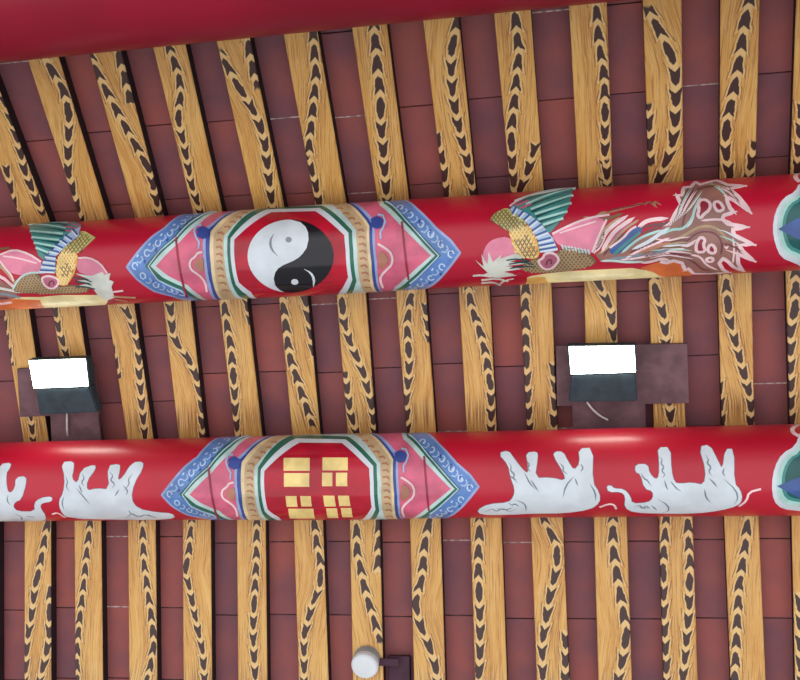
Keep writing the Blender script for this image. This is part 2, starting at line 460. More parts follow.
def log(beam, mat, parent, xa=-3.6, xb=2.2, seg=160, nx=24):
    bm = bmesh.new(); rings = []
    for i in range(nx + 1):
        x = xa + (xb - xa) * i / nx
        rings.append([bm.verts.new(beam.pt(x, beam.r * 2 * math.pi * k / seg)) for k in range(seg)])
    for a, b in zip(rings, rings[1:]):
        for k in range(seg): bm.faces.new((a[k], a[(k + 1) % seg], b[(k + 1) % seg], b[k]))
    bm.faces.new(rings[0]); bm.faces.new(rings[-1][::-1]); fixn(bm)
    return obj('log', bm, mat, parent, True)

class Painting:
    """layers of paint following a beam; outlines are given in surface coordinates (metres)"""
    STEP = 0.00028
    def __init__(s, beam): s.beam = beam; s.bm = bmesh.new(); s.mats = []; s.layer = 1
    def mi(s, mat):
        if mat not in s.mats: s.mats.append(mat)
        return s.mats.index(mat)
    def fill(s, uv, mat, layer=None):
        if layer is None: layer = s.layer; s.layer += 1
        h = s.STEP * layer; mi = s.mi(mat)
        ring = []
        for (x0, s0), (x1, s1) in zip(uv, uv[1:] + uv[:1]):
            n = max(1, math.ceil(max(abs(s1 - s0) / 0.008, abs(x1 - x0) / 0.03)))
            for k in range(n): ring.append(Vector((x0 + (x1 - x0) * k / n, s0 + (s1 - s0) * k / n)))
        xs = [p.x for p in ring]; ss = [p.y for p in ring]
        extra = []
        ds, dx = 0.008, 0.022
        for a in range(math.floor(min(ss) / ds), math.ceil(max(ss) / ds) + 1):
            for b in range(math.floor(min(xs) / dx), math.ceil(max(xs) / dx) + 1):
                p = Vector((b * dx + (a % 2) * dx / 2, a * ds))
                if inside(p, ring): extra.append(p)
        n = len(ring)
        vs, es, fs, *_ = delaunay_2d_cdt(ring + extra, [(i, (i + 1) % n) for i in range(n)], [], 1, 1e-6)
        bv = [s.bm.verts.new(s.beam.pt(p.x, p.y, h)) for p in vs]
        cnt = {}
        for f in fs:
            try: ff = s.bm.faces.new([bv[k] for k in f])
            except ValueError: continue
            ff.material_index = mi; ff.smooth = True
            out = s.beam.pt(vs[f[0]].x, vs[f[0]].y, 1.0) - s.beam.pt(vs[f[0]].x, vs[f[0]].y, 0)
            ff.normal_update()
            if ff.normal.dot(out) < 0: ff.normal_flip()
            for k in range(len(f)):
                e = (f[k], f[(k + 1) % len(f)]); key = (min(e), max(e)); cnt[key] = cnt.get(key, 0) + 1
        for (i, j), c in cnt.items():
            if c == 1: s.rim(vs[i], vs[j], h, mi)
    def rim(s, p, q, h, mi):
        b = s.beam
        f = s.bm.faces.new([s.bm.verts.new(v) for v in (b.pt(p.x, p.y, h), b.pt(q.x, q.y, h), b.pt(q.x, q.y, -0.0006), b.pt(p.x, p.y, -0.0006))])
        f.material_index = mi
    def stroke(s, uv, w, mat, layer=None, taper=False, tips=(False, False)):
        """brush line of width w metres"""
        if layer is None: layer = s.layer; s.layer += 1
        # a brush turning back on itself starts a new stroke
        for i in range(1, len(uv) - 1):
            a, b = Vector(uv[i]) - Vector(uv[i - 1]), Vector(uv[i + 1]) - Vector(uv[i])
            if a.length > 1e-6 and b.length > 1e-6 and a.normalized().dot(b.normalized()) < -0.35 and not taper:
                
                a.normalize(); b.normalize(); p_ = Vector(uv[i])
                s.stroke(uv[:i] + [tuple(p_ + a * w * 0.9)], w, mat, layer, False, (tips[0], True))
                s.stroke([tuple(p_ - b * w * 0.9)] + uv[i + 1:], w, mat, layer, False, (True, tips[1])); return
        pts = []
        for (x0, s0), (x1, s1) in zip(uv, uv[1:]):
            n = max(1, math.ceil(max(abs(s1 - s0) / 0.006, abs(x1 - x0) / 0.03)))
            for k in range(n): pts.append(Vector((x0 + (x1 - x0) * k / n, s0 + (s1 - s0) * k / n)))
        pts.append(Vector(uv[-1])); h = s.STEP * layer; mi = s.mi(mat); L = []; Rr = []
        closed = (pts[0] - pts[-1]).length < 1e-6
        N = len(pts)
        for i, p in enumerate(pts):
            a = pts[i - 1] if i > 0 else (pts[-2] if closed else p)
            b = pts[i + 1] if i < N - 1 else (pts[1] if closed else p)
            t = b - a
            if t.length < 0.5 * (p - a).length: t = p - a
            if t.length < 1e-9: t = Vector((1, 0))
            t.normalize(); nn = Vector((-t.y, t.x))
            ww = w / 2
            if tips[0]: ww *= min(1.0, 0.12 + (p - pts[0]).length / (w * 1.8))
            if tips[1]: ww *= min(1.0, 0.12 + (p - pts[-1]).length / (w * 1.8))
            if taper: ww *= max(0.12, 1 - i / (N - 1)) if taper == 1 else max(0.15, math.sin(math.pi * min(max(i / (N - 1), 0.05), 0.95)))
            L.append(p + nn * ww); Rr.append(p - nn * ww)
        lv = [s.bm.verts.new(s.beam.pt(p.x, p.y, h)) for p in L]; rv = [s.bm.verts.new(s.beam.pt(p.x, p.y, h)) for p in Rr]
        for i in range(N - 1):
            f = s.bm.faces.new((lv[i], lv[i + 1], rv[i + 1], rv[i])); f.material_index = mi; f.smooth = True
            f.normal_update()
            if f.normal.dot(s.beam.pt(L[i].x, L[i].y, 1.0) - s.beam.pt(L[i].x, L[i].y, 0)) < 0: f.normal_flip()
            s.rim(L[i], L[i + 1], h, mi); s.rim(Rr[i], Rr[i + 1], h, mi)
    def done(s, name, parent):
        return obj(name, s.bm, s.mats, parent)

def inside(p, ring):
    c = False; j = len(ring) - 1
    for i in range(len(ring)):
        a, b = ring[i], ring[j]
        if (a[1] > p[1]) != (b[1] > p[1]) and p[0] < (b[0] - a[0]) * (p[1] - a[1]) / (b[1] - a[1]) + a[0]: c = not c
        j = i
    return c

def smooth_poly(pts, closed=True, it=1):
    for _ in range(it):
        out = []
        n = len(pts)
        rng = range(n) if closed else range(n - 1)
        if not closed: out.append(pts[0])
        for i in rng:
            a, b = pts[i], pts[(i + 1) % n]
            out += [(a[0] * .75 + b[0] * .25, a[1] * .75 + b[1] * .25), (a[0] * .25 + b[0] * .75, a[1] * .25 + b[1] * .75)]
        if not closed: out.append(pts[-1])
        pts = out
    return pts

def Z(pts, ox, oy, k): return [(ox + x / k, oy + y / k) for x, y in pts]
def px(beam, pts): return [beam.uv(*p) for p in pts]

C = dict(blue=(92, 132, 196), lav=(150, 168, 214), indigo=(52, 74, 150), pale=(188, 210, 232), green=(38, 104, 84), mint=(190, 216, 214), pink=(214, 100, 130),
         dpink=(150, 40, 60), gold=(200, 172, 132), cream=(226, 206, 160), mark=(176, 118, 92), white=(212, 221, 229), black=(10, 12, 24), mred=(180, 8, 42),
         grey=(126, 138, 150), yellow=(244, 214, 138), taupe=(150, 104, 94), rose=(236, 204, 208), lpink=(222, 128, 156), teal=(62, 138, 134), dteal=(24, 74, 78),
         aqua=(168, 214, 206), olive=(186, 184, 112), amber=(220, 168, 84), brown=(122, 96, 66), tan=(176, 150, 112), belly=(232, 216, 158), orange=(216, 110, 56),
         ruff=(206, 210, 200), navy=(58, 88, 150), sky=(160, 190, 222), mauve=(180, 96, 122), plum=(112, 60, 66), deepgreen=(16, 84, 84))
K = {k: paint('paint_' + n, v, vary=0.04 if k in ('white', 'black') else 0.10, **(dict(rough=0.6, coat=0.15, coat_rough=0.3) if k in ('belly', 'orange', 'amber') else {})) for k, v, n in [(k, v, {'lav': 'lavender', 'mred': 'scarlet', 'dteal': 'dark_teal', 'lpink': 'light_pink', 'dpink': 'dark_pink'}.get(k, k)) for k, v in C.items()]}

# --- cloth-wrap medallion, traced once in surface coordinates on the phoenix beam
MED = dict(
 blue=[(127, 267), (139, 251), (152, 237), (165, 228), (175, 219), (187, 213.5), (206, 207), (222, 198), (240, 190), (372, 178), (390, 190), (404, 200), (416.5, 208.7), (435.6, 228), (451, 241), (460, 252.7), (447, 270), (432, 285), (416, 293), (400, 302), (200, 310), (187, 300), (172, 296), (154, 291), (137, 279)],
 green=[(145, 266), (158, 251), (175, 236), (197, 216), (214, 206), (227, 198), (242, 190), (370, 180), (382, 192), (388, 202), (407, 219), (441, 255.5), (425, 271), (411, 283), (400, 291), (388, 302), (206, 308), (194, 298), (182, 290), (158, 279)],
 mint=[(150.5, 266), (162, 252.5), (178, 239), (200, 219), (218, 208.5), (231, 199.5), (245, 190), (368, 182), (379, 195), (384, 204), (403, 221.5), (435, 255.5), (421, 269), (408, 280.5), (398, 288.5), (386, 301), (208, 307), (197, 297), (185, 287.5), (163, 277.5)],
 pink=[(156, 266), (166.5, 254.5), (180, 242), (202, 222), (222, 210.5), (234, 201), (248, 191), (365, 183), (375, 197), (380, 206), (399, 224), (431, 255.5), (417.5, 267), (405, 278), (395, 286.5), (384, 300), (210, 306), (200, 295), (188, 285), (168, 275.5)],
 lav=[(204.5, 229), (204.5, 265), (208, 286), (214, 299), (219, 308), (386, 302), (383, 293), (379, 285), (377, 262), (375, 224), (372, 218), (348, 201), (334, 190), (252, 194), (241, 207), (213, 223)],
 indigo=[(207, 231), (207, 264), (211, 285), (216, 298), (221, 307), (384, 301), (381, 293), (377, 285), (374.5, 262), (372.5, 225), (369, 219.5), (345, 202), (330, 191), (255, 195), (244, 208), (214, 225)],
 cream=[(211, 232), (211, 264), (214.5, 287), (219.5, 297.5), (225, 307), (382, 301), (378, 293), (374, 286), (371.5, 262), (369.5, 226), (366.5, 221), (342.5, 202.5), (327, 191), (260, 195), (248, 207), (216, 226)],
 gold=[(214.5, 234), (214.5, 264), (218, 287), (223, 298), (229, 307), (379, 301), (375, 293), (371, 286), (368.7, 262), (367, 227.5), (364, 222.5), (340, 203), (324, 192), (264, 196), (251.5, 207.5), (220, 228)],
 gcream=[(224.6, 236), (225, 264), (229.5, 286.5), (237, 297.5), (246, 307), (362, 301), (366, 293), (360, 281), (357.5, 250), (356, 230), (352, 225), (327, 204.5), (318, 197), (276, 199), (263.5, 208.5), (229.5, 230.5)],
 green2=[(228, 237), (228.5, 264), (233, 285.5), (240, 296), (250, 306), (346, 304), (352, 292), (356.5, 280.5), (353.5, 250), (352.3, 231), (322, 206.5), (264.5, 208.5)],
 white2=[(231, 238.5), (231.7, 264), (236, 284), (247, 294), (254, 303), (340, 302), (346, 292), (352.5, 279), (349.7, 250), (348.7, 233), (319.5, 208.8), (267.5, 210.3)],
 mred=[(234.7, 240), (235.2, 262), (239, 281.5), (251, 291), (258, 299), (333, 299), (340, 290.5), (348.3, 276.5), (345.8, 250), (344.5, 235.5), (315.5, 212), (271.5, 213.2)])
MUV = {k: px(P1, v) for k, v in MED.items()}
tipL1, tipR1 = P1.uv(127, 267), P1.uv(460, 252.7)
tipL2, tipR2 = P2.uv(162, 495), P2.uv(478.5, 486.6)
def same(q): return q
def to_p2(q):
    k = (tipR2[0] - tipL2[0]) / (tipR1[0] - tipL1[0])
    f = (q[0] - tipL1[0]) / (tipR1[0] - tipL1[0])
    return (tipL2[0] + (q[0] - tipL1[0]) * k, q[1] + (tipL2[1] - tipL1[1]) * (1 - f) + (tipR2[1] - tipR1[1]) * f)

def medallion(beam, tr, parent):
    p = Painting(beam)
    T = lambda pts: [tr(q) for q in px(P1, pts)]
    for k, m_ in (('blue', 'blue'), ('green', 'green'), ('mint', 'mint'), ('pink', 'pink'), ('lav', 'lav'), ('indigo', 'indigo'), ('cream', 'cream'), ('gold', 'gold'), ('gcream', 'mint'), ('green2', 'green'), ('white2', 'white'), ('mred', 'mred')):
        p.fill([tr(q) for q in MUV[k]], K[m_])
    top = p.layer
    # pale rim of the blue border
    b = [tr(q) for q in MUV['blue']]
    p.stroke(b + [b[0]], 0.0075, K['lav'], 2)
    # curls along the blue border, midway between its outer edge and the green line
    lf = [(135, 266), (147, 253), (158, 243), (170, 233), (183, 222), (196, 214)]; lb = [(143, 276), (156, 285), (170, 290), (182, 294)]
    rt = [(451, 254), (441, 244), (431, 234), (421, 224), (410, 215), (400, 207)]; rb = [(442, 267), (431, 278), (420, 285), (409, 291)]
    for line in (lf, lb, rt, rb):
        for j, (a, c) in enumerate(T(line)):
            ring = [(a + 0.0085 * math.cos(t * 0.7 + j), c + 0.0105 * math.sin(t * 0.7 + j)) for t in range(8)]
            p.stroke(ring, 0.0042, K['pale'], 2, )
    for line in (lf, rt):
        pass
    for line in (lf, rt, lb, rb):
        for (a, c) in T([((x0 + x1) / 2, (y0 + y1) / 2) for (x0, y0), (x1, y1) in zip(line, line[1:])]):
            p.stroke([(a - 0.014, c - 0.006), (a - 0.003, c - 0.010), (a + 0.006, c), (a + 0.002, c + 0.010)], 0.0045, K['sky'], 2)
            p.stroke([(a + 0.010, c - 0.012), (a + 0.014, c - 0.002)], 0.006, K['indigo'], 2)
            p.stroke([(a - 0.013, c + 0.008), (a - 0.008, c + 0.016)], 0.005, K['pale'], 2)
    # thin white hairline in the green chevrons
    for pts in ([(183, 291), (158, 279.5), (148.5, 266), (160, 251.5), (176.5, 237.5), (199, 217.5), (216, 207)], [(386, 202), (405, 219.5), (439, 255.5), (424, 270.5), (410, 283)]):
        p.stroke(T(pts), 0.003, K['pale'], top)
    # fold lines of the pink cloth
    for pts in ([(176, 236), (178, 256), (181, 275), (187, 297)], [(402, 222), (404.5, 247), (408.5, 279)]):
        p.stroke(T(smooth_poly(pts, False)), 0.0055, K['dpink'], top)
    # ornaments of the inner band edge
    for (cx_, cy_, s_) in ((203, 233, -1), (377, 223, 1)):
        blob = T([(cx_ + 6.2 * math.cos(t * math.pi / 6) * (1 + .18 * math.sin(3 * t)), cy_ + 6.2 * math.sin(t * math.pi / 6)) for t in range(12)])
        p.fill(blob, K['indigo'], top + 1)
        p.stroke(T([(cx_ + s_ * 1, cy_ - 8), (cx_ + s_ * 6, cy_ - 7), (cx_ + s_ * 8.5, cy_ - 1), (cx_ + s_ * 6, cy_ + 6), (cx_ + s_ * 3.5, cy_ + 9), (cx_ + s_ * 4, cy_ + 16)]), 0.005, K['sky'], top + 2)
    for cl, br in (([(203, 252), (198, 253), (195.5, 257), (191, 260), (189.8, 265), (192, 270), (197, 273), (202, 277), (206, 283), (207, 291)], [(204, 257), (198, 259), (194, 264), (197, 269), (204, 273)]),
                   ([(378, 244), (382, 246), (386, 248.5), (390.5, 252), (393, 258), (391.5, 265), (387, 269), (382, 274), (380, 279), (383, 287)], [(379, 250), (385, 253), (389, 259), (386, 266), (379, 270)])):
        p.fill(T(smooth_poly(br)), K['mark'], top + 1)
        p.stroke(T(smooth_poly(cl, False)), 0.0066, K['rose'], top + 2)
    # dashes on the gold band
    gl = [(245, 214), (239, 218.5), (233, 223), (227.5, 228), (221, 234), (219.5, 241), (219.5, 248), (219.5, 255), (219.7, 262), (220.5, 269), (221.5, 276), (223, 283), (225.5, 290)]
    gr = [(334, 205), (340, 209.5), (346, 214.5), (352, 219.5), (358, 224.5), (361.3, 231), (362, 238), (362.5, 245), (363, 252), (363.7, 259), (364.3, 266), (365.2, 273), (366.4, 280), (368, 287)]
    for g in (gl, gr):
        for j, (cx_, cy_) in enumerate(g):
            a, c = T([(cx_, cy_)])[0]
            p.stroke([(a - 0.010, c + 0.002), (a + 0.004, c + 0.004), (a + 0.009, c - 0.004)], 0.0052, K['mark'], top)
    return p.done('painted_medallion', parent)

def taiji(parent):
    p = Painting(P1); top = 14; q = lambda pts: px(P1, pts)
    disc = [(291 + 43 * math.cos(t * math.pi / 24), 256 + 35.5 * math.sin(t * math.pi / 24)) for t in range(48)]
    p.fill(q(disc), K['black'], top)
    s_curve = [(291, 220.6), (300.6, 223), (306, 227.5), (308.5, 233), (308.9, 240), (307, 248), (303, 253.5), (299, 257.5), (293.5, 260.6), (283, 265), (278.5, 268), (275.5, 272), (274, 278), (275.5, 284.5), (280, 289), (284, 291)]
    arc = [(291 + 43 * math.cos(t * math.pi / 24), 256 + 35.5 * math.sin(t * math.pi / 24)) for t in range(14, 36)]
    p.fill(q(s_curve + arc), K['white'], top + 1)
    p.fill(q([(289 + 3.2 * math.cos(t * .524), 240 + 2.8 * math.sin(t * .524)) for t in range(12)]), K['grey'], top + 2)
    p.stroke(q(smooth_poly([(274.5, 234), (270.5, 241), (271.5, 249), (278, 256)], False)), 0.008, K['grey'], top + 2, 2)
    p.fill(q([(295 + 3.6 * math.cos(t * .524), 281 + 2.8 * math.sin(t * .524)) for t in range(12)]), K['white'], top + 2)
    p.stroke(q(smooth_poly([(304.5, 268.5), (311, 272), (314.5, 278), (313.5, 286)], False)), 0.008, K['white'], top + 2, 2)
    return p.done('taiji_symbol', parent)

def trigrams(parent):
    p = Painting(P2); top = 14
    q = lambda r: px(P2, Z(r, 245, 425, 5.333))
    def bar(x0, y0, x1, y1, sk=0): p.fill(q([(x0, y0), (x1, y0), (x1 + sk, y1), (x0 + sk, y1)]), K['yellow'], top)
    bar(208, 178, 347, 245); bar(210, 257, 345, 328); bar(415, 176, 550, 243); bar(413, 255, 468, 325); bar(487, 255, 547, 325)
    bar(218, 376, 276, 432, 6); bar(296, 376, 352, 430, 6); bar(418, 374, 478, 430, 8); bar(497, 374, 556, 428, 8)
    bar(232, 442, 366, 492, 8); bar(434, 440, 492, 490, 8); bar(512, 438, 568, 486, 8)
    return p.done('trigram_bars', parent)

def scales(p, ring, mat, layer, dx=0.011, ds=0.010, w=0.003):
    xs = [a for a, _ in ring]; ss = [b for _, b in ring]; r = 0
    s_ = min(ss)
    while s_ < max(ss):
        x = min(xs) + (r % 2) * dx / 2
        while x < max(xs):
            if inside((x, s_), ring) and inside((x + dx * .5, s_ + ds * .3), ring):
                p.stroke([(x - dx * .4, s_ + ds * .35), (x, s_ - ds * .35), (x + dx * .4, s_ + ds * .35)], w, mat, layer)
            x += dx
        s_ += ds * .8; r += 1

def phoenix_right(parent):
    p = Painting(P1); q = lambda pts: px(P1, pts)
    a_ = lambda pts: q(Z(pts, 475, 180, 6.18)); b_ = lambda pts: q(Z(pts, 570, 200, 7.56)); c_ = lambda pts: q(Z(pts, 660, 170, 5.91)); d_ = lambda pts: q(Z(pts, 470, 170, 5.233))
    S = lambda pts: smooth_poly(pts, False)
    # belly, going round the underside
    p.fill(q([(523, 279), (531, 276), (546, 273.5), (570, 271), (600, 269.5), (632, 268), (652, 271), (668, 277), (690, 283), (640, 288), (560, 292), (525, 292)]), K['belly'], 1)
    p.fill(q([(526, 279), (536, 277), (545, 277), (548, 282), (546, 290), (528, 292)]), K['amber'], 2)
    p.fill(q([(640, 268), (658, 262), (676, 262), (690, 270), (694, 280), (700, 286), (670, 286), (655, 273)]), K['orange'], 1)
    # tail fronds
    tail = b_([(190, 410), (300, 345), (420, 330), (520, 300), (600, 262), (680, 250)]) + c_([(20, 320), (60, 318), (88, 262), (125, 205), (98, 150), (132, 150), (140, 105), (185, 100), (210, 72), (235, 88), (330, 62), (395, 88), (495, 95), (405, 112), (465, 160), (530, 246), (445, 185), (392, 158), (400, 195), (415, 228), (438, 250), (378, 268), (368, 290), (400, 318), (512, 338), (425, 352), (440, 385), (552, 440), (465, 442), (490, 478), (555, 536), (458, 492), (462, 550), (492, 596), (432, 570), (402, 540), (372, 520), (350, 548), (375, 590), (405, 604), (300, 612), (200, 612), (170, 580), (150, 590), (130, 548), (80, 535), (40, 548), (0, 540)]) + b_([(560, 470), (440, 480), (300, 470), (220, 450)])
    p.fill(tail, K['taupe'], 2)
    edge = tail[6:] 
    p.stroke(tail[6:-4], 0.0105, K['rose'], 5)
    for hole in ([(225, 200), (240, 178), (270, 176), (300, 200), (292, 238), (258, 262), (240, 288), (220, 268), (232, 235)], [(318, 192), (350, 185), (382, 232), (345, 248), (322, 225)], [(212, 445), (225, 410), (245, 395), (268, 412), (255, 440), (270, 482), (215, 486)], [(285, 450), (310, 438), (332, 470), (318, 495), (282, 482)], [(272, 522), (312, 516), (314, 540), (280, 542)]):
        hh = c_(smooth_poly(hole)); p.fill(hh, K['dpink'], 4); p.stroke(hh + [hh[0]], 0.0085, K['rose'], 5)
    for st, w, m_ in (([(0, 385), (70, 350), (140, 350), (190, 290), (205, 230), (240, 160)], .007, 'aqua'), ([(20, 430), (110, 405), (170, 370), (230, 335), (300, 330), (360, 360), (400, 420)], .007, 'tan'), ([(0, 470), (100, 470), (180, 440), (215, 410)], .009, 'rose'), ([(10, 510), (110, 500), (200, 540), (250, 590), (300, 590)], .006, 'plum'), ([(130, 340), (150, 250), (160, 160), (220, 110), (330, 95)], .006, 'plum'),
                     ([(60, 440), (150, 430), (190, 390), (250, 360), (330, 372), (370, 430), (360, 500)], .005, 'plum'), ([(160, 340), (190, 300), (200, 250)], .006, 'white'), ([(240, 300), (330, 290), (400, 300), (440, 330)], .006, 'rose'), ([(430, 400), (440, 470), (430, 550)], .005, 'rose'), ([(180, 500), (240, 510), (270, 560), (340, 590)], .006, 'rose'), ([(300, 80), (350, 110), (390, 150)], .006, 'aqua')):
        p.stroke(c_(S(S(st))), w, K[m_], 4, False, (True, True))
    for k in range(9):
        f = k / 8
        cols = ('rose', 'plum', 'tan', 'white', 'brown', 'aqua', 'rose', 'plum', 'rose')
        p.stroke(c_(S([(-60, 400 + 120 * f), (40, 420 + 80 * f), (120, 400 + 110 * f), (180 + 10 * f, 395 + 130 * f)])), .0048, K[cols[k]], 5, 2)
        p.stroke(c_(S([(20 + 60 * f, 350 - 5 * k), (95 + 60 * f, 290 - 5 * k), (120 + 70 * f, 200 + 10 * f), (170 + 80 * f, 105 + 20 * f)])), .0045, K[cols[(k + 4) % 9]], 5, 2)
        p.stroke(c_(S([(330 + 8 * k, 330 + 20 * k), (390 + 6 * k, 345 + 20 * k), (470 + 4 * k, 400 + 16 * k)])) if k % 2 else c_(S([(250 + 20 * k, 80 + 3 * k), (330 + 12 * k, 92 + 6 * k), (430 + 6 * k, 110 + 13 * k)])), .0045, K[cols[(k + 2) % 9]], 5, 2)
    p.fill(c_([(0, 270), (60, 290), (85, 262), (60, 320), (20, 322), (0, 318)]), K['mred'], 4)
    p.fill(c_(smooth_poly([(375, 445), (392, 455), (408, 442), (400, 465), (385, 465)])), K['rose'], 5)
    # long streaming plumes
    for st, w, m_ in (([(180, 405), (235, 330), (265, 250), (330, 190), (440, 115)], .011, 'rose'), ([(195, 380), (240, 300), (260, 240)], .009, 'plum'), ([(235, 400), (290, 300), (345, 225), (490, 130)], .011, 'rose'), ([(290, 330), (370, 250), (470, 170)], .010, 'mauve'),
                     ([(470, 372), (545, 340), (610, 305), (680, 255), (756, 205)], .010, 'white'), ([(500, 235), (545, 180), (600, 150), (745, 138)], .011, 'rose'), ([(540, 260), (640, 215), (756, 160)], .008, 'plum'), ([(430, 415), (560, 380), (756, 320)], .010, 'mark'), ([(420, 455), (560, 425), (756, 370)], .009, 'grey'), ([(300, 440), (450, 430), (560, 400)], .008, 'grey'), ([(540, 475), (620, 465), (690, 440), (756, 455)], .008, 'rose'), ([(185, 150), (240, 105), (300, 95), (420, 60), (560, 25)], .006, 'mark'), ([(200, 150), (300, 140), (400, 100)], .008, 'brown'), ([(300, 80), (500, 40), (620, 20)], .004, 'plum'), ([(560, 40), (600, 10), (660, 60)], .005, 'mark'), ([(210, 410), (300, 350), (400, 230), (520, 150)], .006, 'tan'), ([(250, 420), (350, 300), (440, 240), (600, 190), (740, 175)], .006, 'plum'), ([(390, 400), (480, 320), (560, 270), (700, 225)], .007, 'aqua'), ([(420, 440), (520, 380), (640, 330), (756, 285)], .007, 'rose'), ([(380, 450), (500, 440), (640, 410), (756, 400)], .006, 'rose'), ([(230, 460), (330, 455), (430, 470), (560, 465)], .007, 'mint'), ([(450, 400), (560, 350), (680, 300)], .005, 'plum'), ([(560, 425), (660, 400), (750, 410)], .005, 'plum'), ([(180, 380), (215, 320), (235, 250), (290, 190), (380, 130)], .006, 'tan'), ([(100, 130), (180, 140), (230, 100), (280, 90)], .006, 'tan'), ([(620, 20), (650, 50), (630, 5), (690, 40)], .004, 'mark'), ([(600, 30), (670, 25)], .006, 'brown')):
        p.stroke(b_(S(S(st))), w, K[m_], 6, False, (True, True))
    bl = b_(smooth_poly([(285, 385), (345, 325), (420, 270), (480, 195), (555, 215), (525, 262), (420, 360), (345, 420)]))
    p.fill(bl, K['navy'], 7); p.stroke(b_(S([(300, 360), (400, 290), (455, 225), (500, 200)])), .006, K['rose'], 8); p.stroke(b_(S([(330, 410), (420, 330), (530, 245)])), .008, K['teal'], 8)
    # pink back plume
    pk = d_(smooth_poly([(425, 345), (450, 325), (500, 295), (570, 262), (640, 245), (712, 262), (690, 320), (650, 430), (600, 425), (530, 410), (470, 400)]))
    p.fill(pk, K['lpink'], 8); p.stroke(d_(S([(430, 335), (500, 300), (570, 270), (640, 248), (730, 235)])), .006, K['rose'], 9); p.stroke(d_(S([(470, 330), (560, 300), (660, 270)])), .004, K['rose'], 9)
    p.stroke(d_(S([(640, 430), (680, 330), (715, 260)])), .006, K['rose'], 9)
    for k in range(9): p.stroke(d_([(490 + k * 17, 415 + k * 3), (480 + k * 17, 390 + k * 3)]), .005, K['mint'], 9)
    # body
    bd = d_(smooth_poly([(265, 505), (330, 462), (440, 450), (480, 408), (560, 408), (640, 448), (668, 482), (600, 512), (480, 528), (400, 538), (290, 532)]))
    p.fill(bd, K['brown'], 9); scales(p, bd, K['tan'], 10)
    # legs of cream feathers and crest under the head
    p.fill(d_([(150, 600), (190, 560), (260, 530), (300, 545), (290, 600), (240, 640), (160, 650)]), K['mred'], 8)
    # neck
    p.fill(d_(smooth_poly([(60, 490), (68, 430), (90, 385), (130, 358), (200, 348), (235, 385), (245, 440), (200, 455), (120, 500)])), K['lpink'], 9)
    p.fill(d_([(28, 470), (72, 505), (60, 440), (92, 490), (98, 425), (120, 480), (165, 440), (158, 462), (240, 436), (300, 452), (205, 478), (292, 488), (185, 500), (270, 515), (170, 530), (245, 548), (150, 560), (60, 552), (95, 535)]), K['ruff'], 10)
    for st in ([(15, 552), (60, 548), (110, 556)], [(60, 575), (140, 565), (200, 580)], [(120, 540), (180, 470), (240, 445)], [(150, 600), (180, 575), (230, 565)], [(60, 590), (120, 585), (160, 600)]): p.stroke(d_(S(st)), .005, K['ruff'], 11)
    for st in ([(190, 470), (250, 462), (310, 476)], [(205, 490), (280, 478), (330, 492)], [(210, 512), (280, 500), (340, 505)]): p.stroke(d_(S(st)), .004, K['dteal'], 12)
    # wing
    wing = a_([(215, 165), (250, 140), (330, 103), (480, 75), (618, 46), (592, 108), (583, 158), (558, 212), (522, 262), (468, 325), (420, 315), (340, 215)])
    p.fill(wing, K['teal'], 10)
    for i, (sa, sb) in enumerate((((250, 150), (560, 62)), ((320, 170), (600, 72)), ((350, 200), (590, 112)), ((375, 230), (580, 160)), ((395, 262), (556, 212)), ((425, 295), (530, 254)))):
        p.stroke(a_([sa, sb]), .0085, K['dteal'], 11, 1)
        p.stroke(a_([(sa[0] - 4, sa[1] - 16), (sb[0] + 16, sb[1] - 16)]), .0068, K['aqua'], 12)
    p.stroke(a_([(215, 165), (250, 140), (330, 103), (480, 75), (618, 46)]), .005, K['rose'], 12)
    for sa, sb in (((225, 160), (290, 125)), ((255, 165), (330, 130)), ((280, 180), (350, 150))): p.stroke(a_([sa, sb]), .008, K['mauve'], 12)
    cov = a_([(212, 188), (238, 168), (330, 215), (405, 268), (482, 358), (512, 432), (445, 448), (400, 442), (388, 370), (350, 300), (290, 232)])
    p.fill(cov, K['sky'], 12)
    for sa, sb in (((230, 215), (255, 172)), ((268, 232), (300, 195)), ((300, 252), (340, 215)), ((330, 285), (380, 245)), ((352, 315), (412, 275)), ((370, 345), (446, 315)), ((385, 378), (470, 355)), ((392, 405), (490, 385)), ((396, 430), (503, 412))):
        p.stroke(a_([sa, sb]), .0055, K['navy'], 13); p.stroke(a_([(sa[0] + 6, sa[1] + 12), (sb[0] + 8, sb[1] + 12)]), .005, K['white'], 13)
    sh1 = a_(smooth_poly([(94, 246), (94, 246), (128, 205), (200, 172), (228, 205), (300, 240), (330, 285), (240, 320), (205, 318), (160, 288)])); p.fill(sh1, K['olive'], 13); scales(p, sh1, K['brown'], 14)
    sh2 = a_(smooth_poly([(205, 310), (250, 285), (320, 270), (362, 312), (392, 400), (402, 472), (345, 490), (250, 452), (228, 385)])); p.fill(sh2, K['amber'], 13); scales(p, sh2, K['belly'], 14); scales(p, a_([(240, 380), (330, 340), (395, 420), (390, 480), (300, 470)]), K['brown'], 15, .012, .013)
    sw = [(400, 520), (392, 495), (420, 480), (430, 455), (470, 445), (505, 462), (520, 490), (500, 520), (470, 545), (430, 548)]
    sw_ = a_(smooth_poly(sw)); p.fill(sw_, K['mauve'], 13); p.stroke(sw_ + [sw_[0]], .007, K['rose'], 14); p.stroke(a_(S([(440, 520), (450, 490), (475, 490), (470, 515)])), .005, K['plum'], 14)
    return p.done('painted_phoenix', parent)

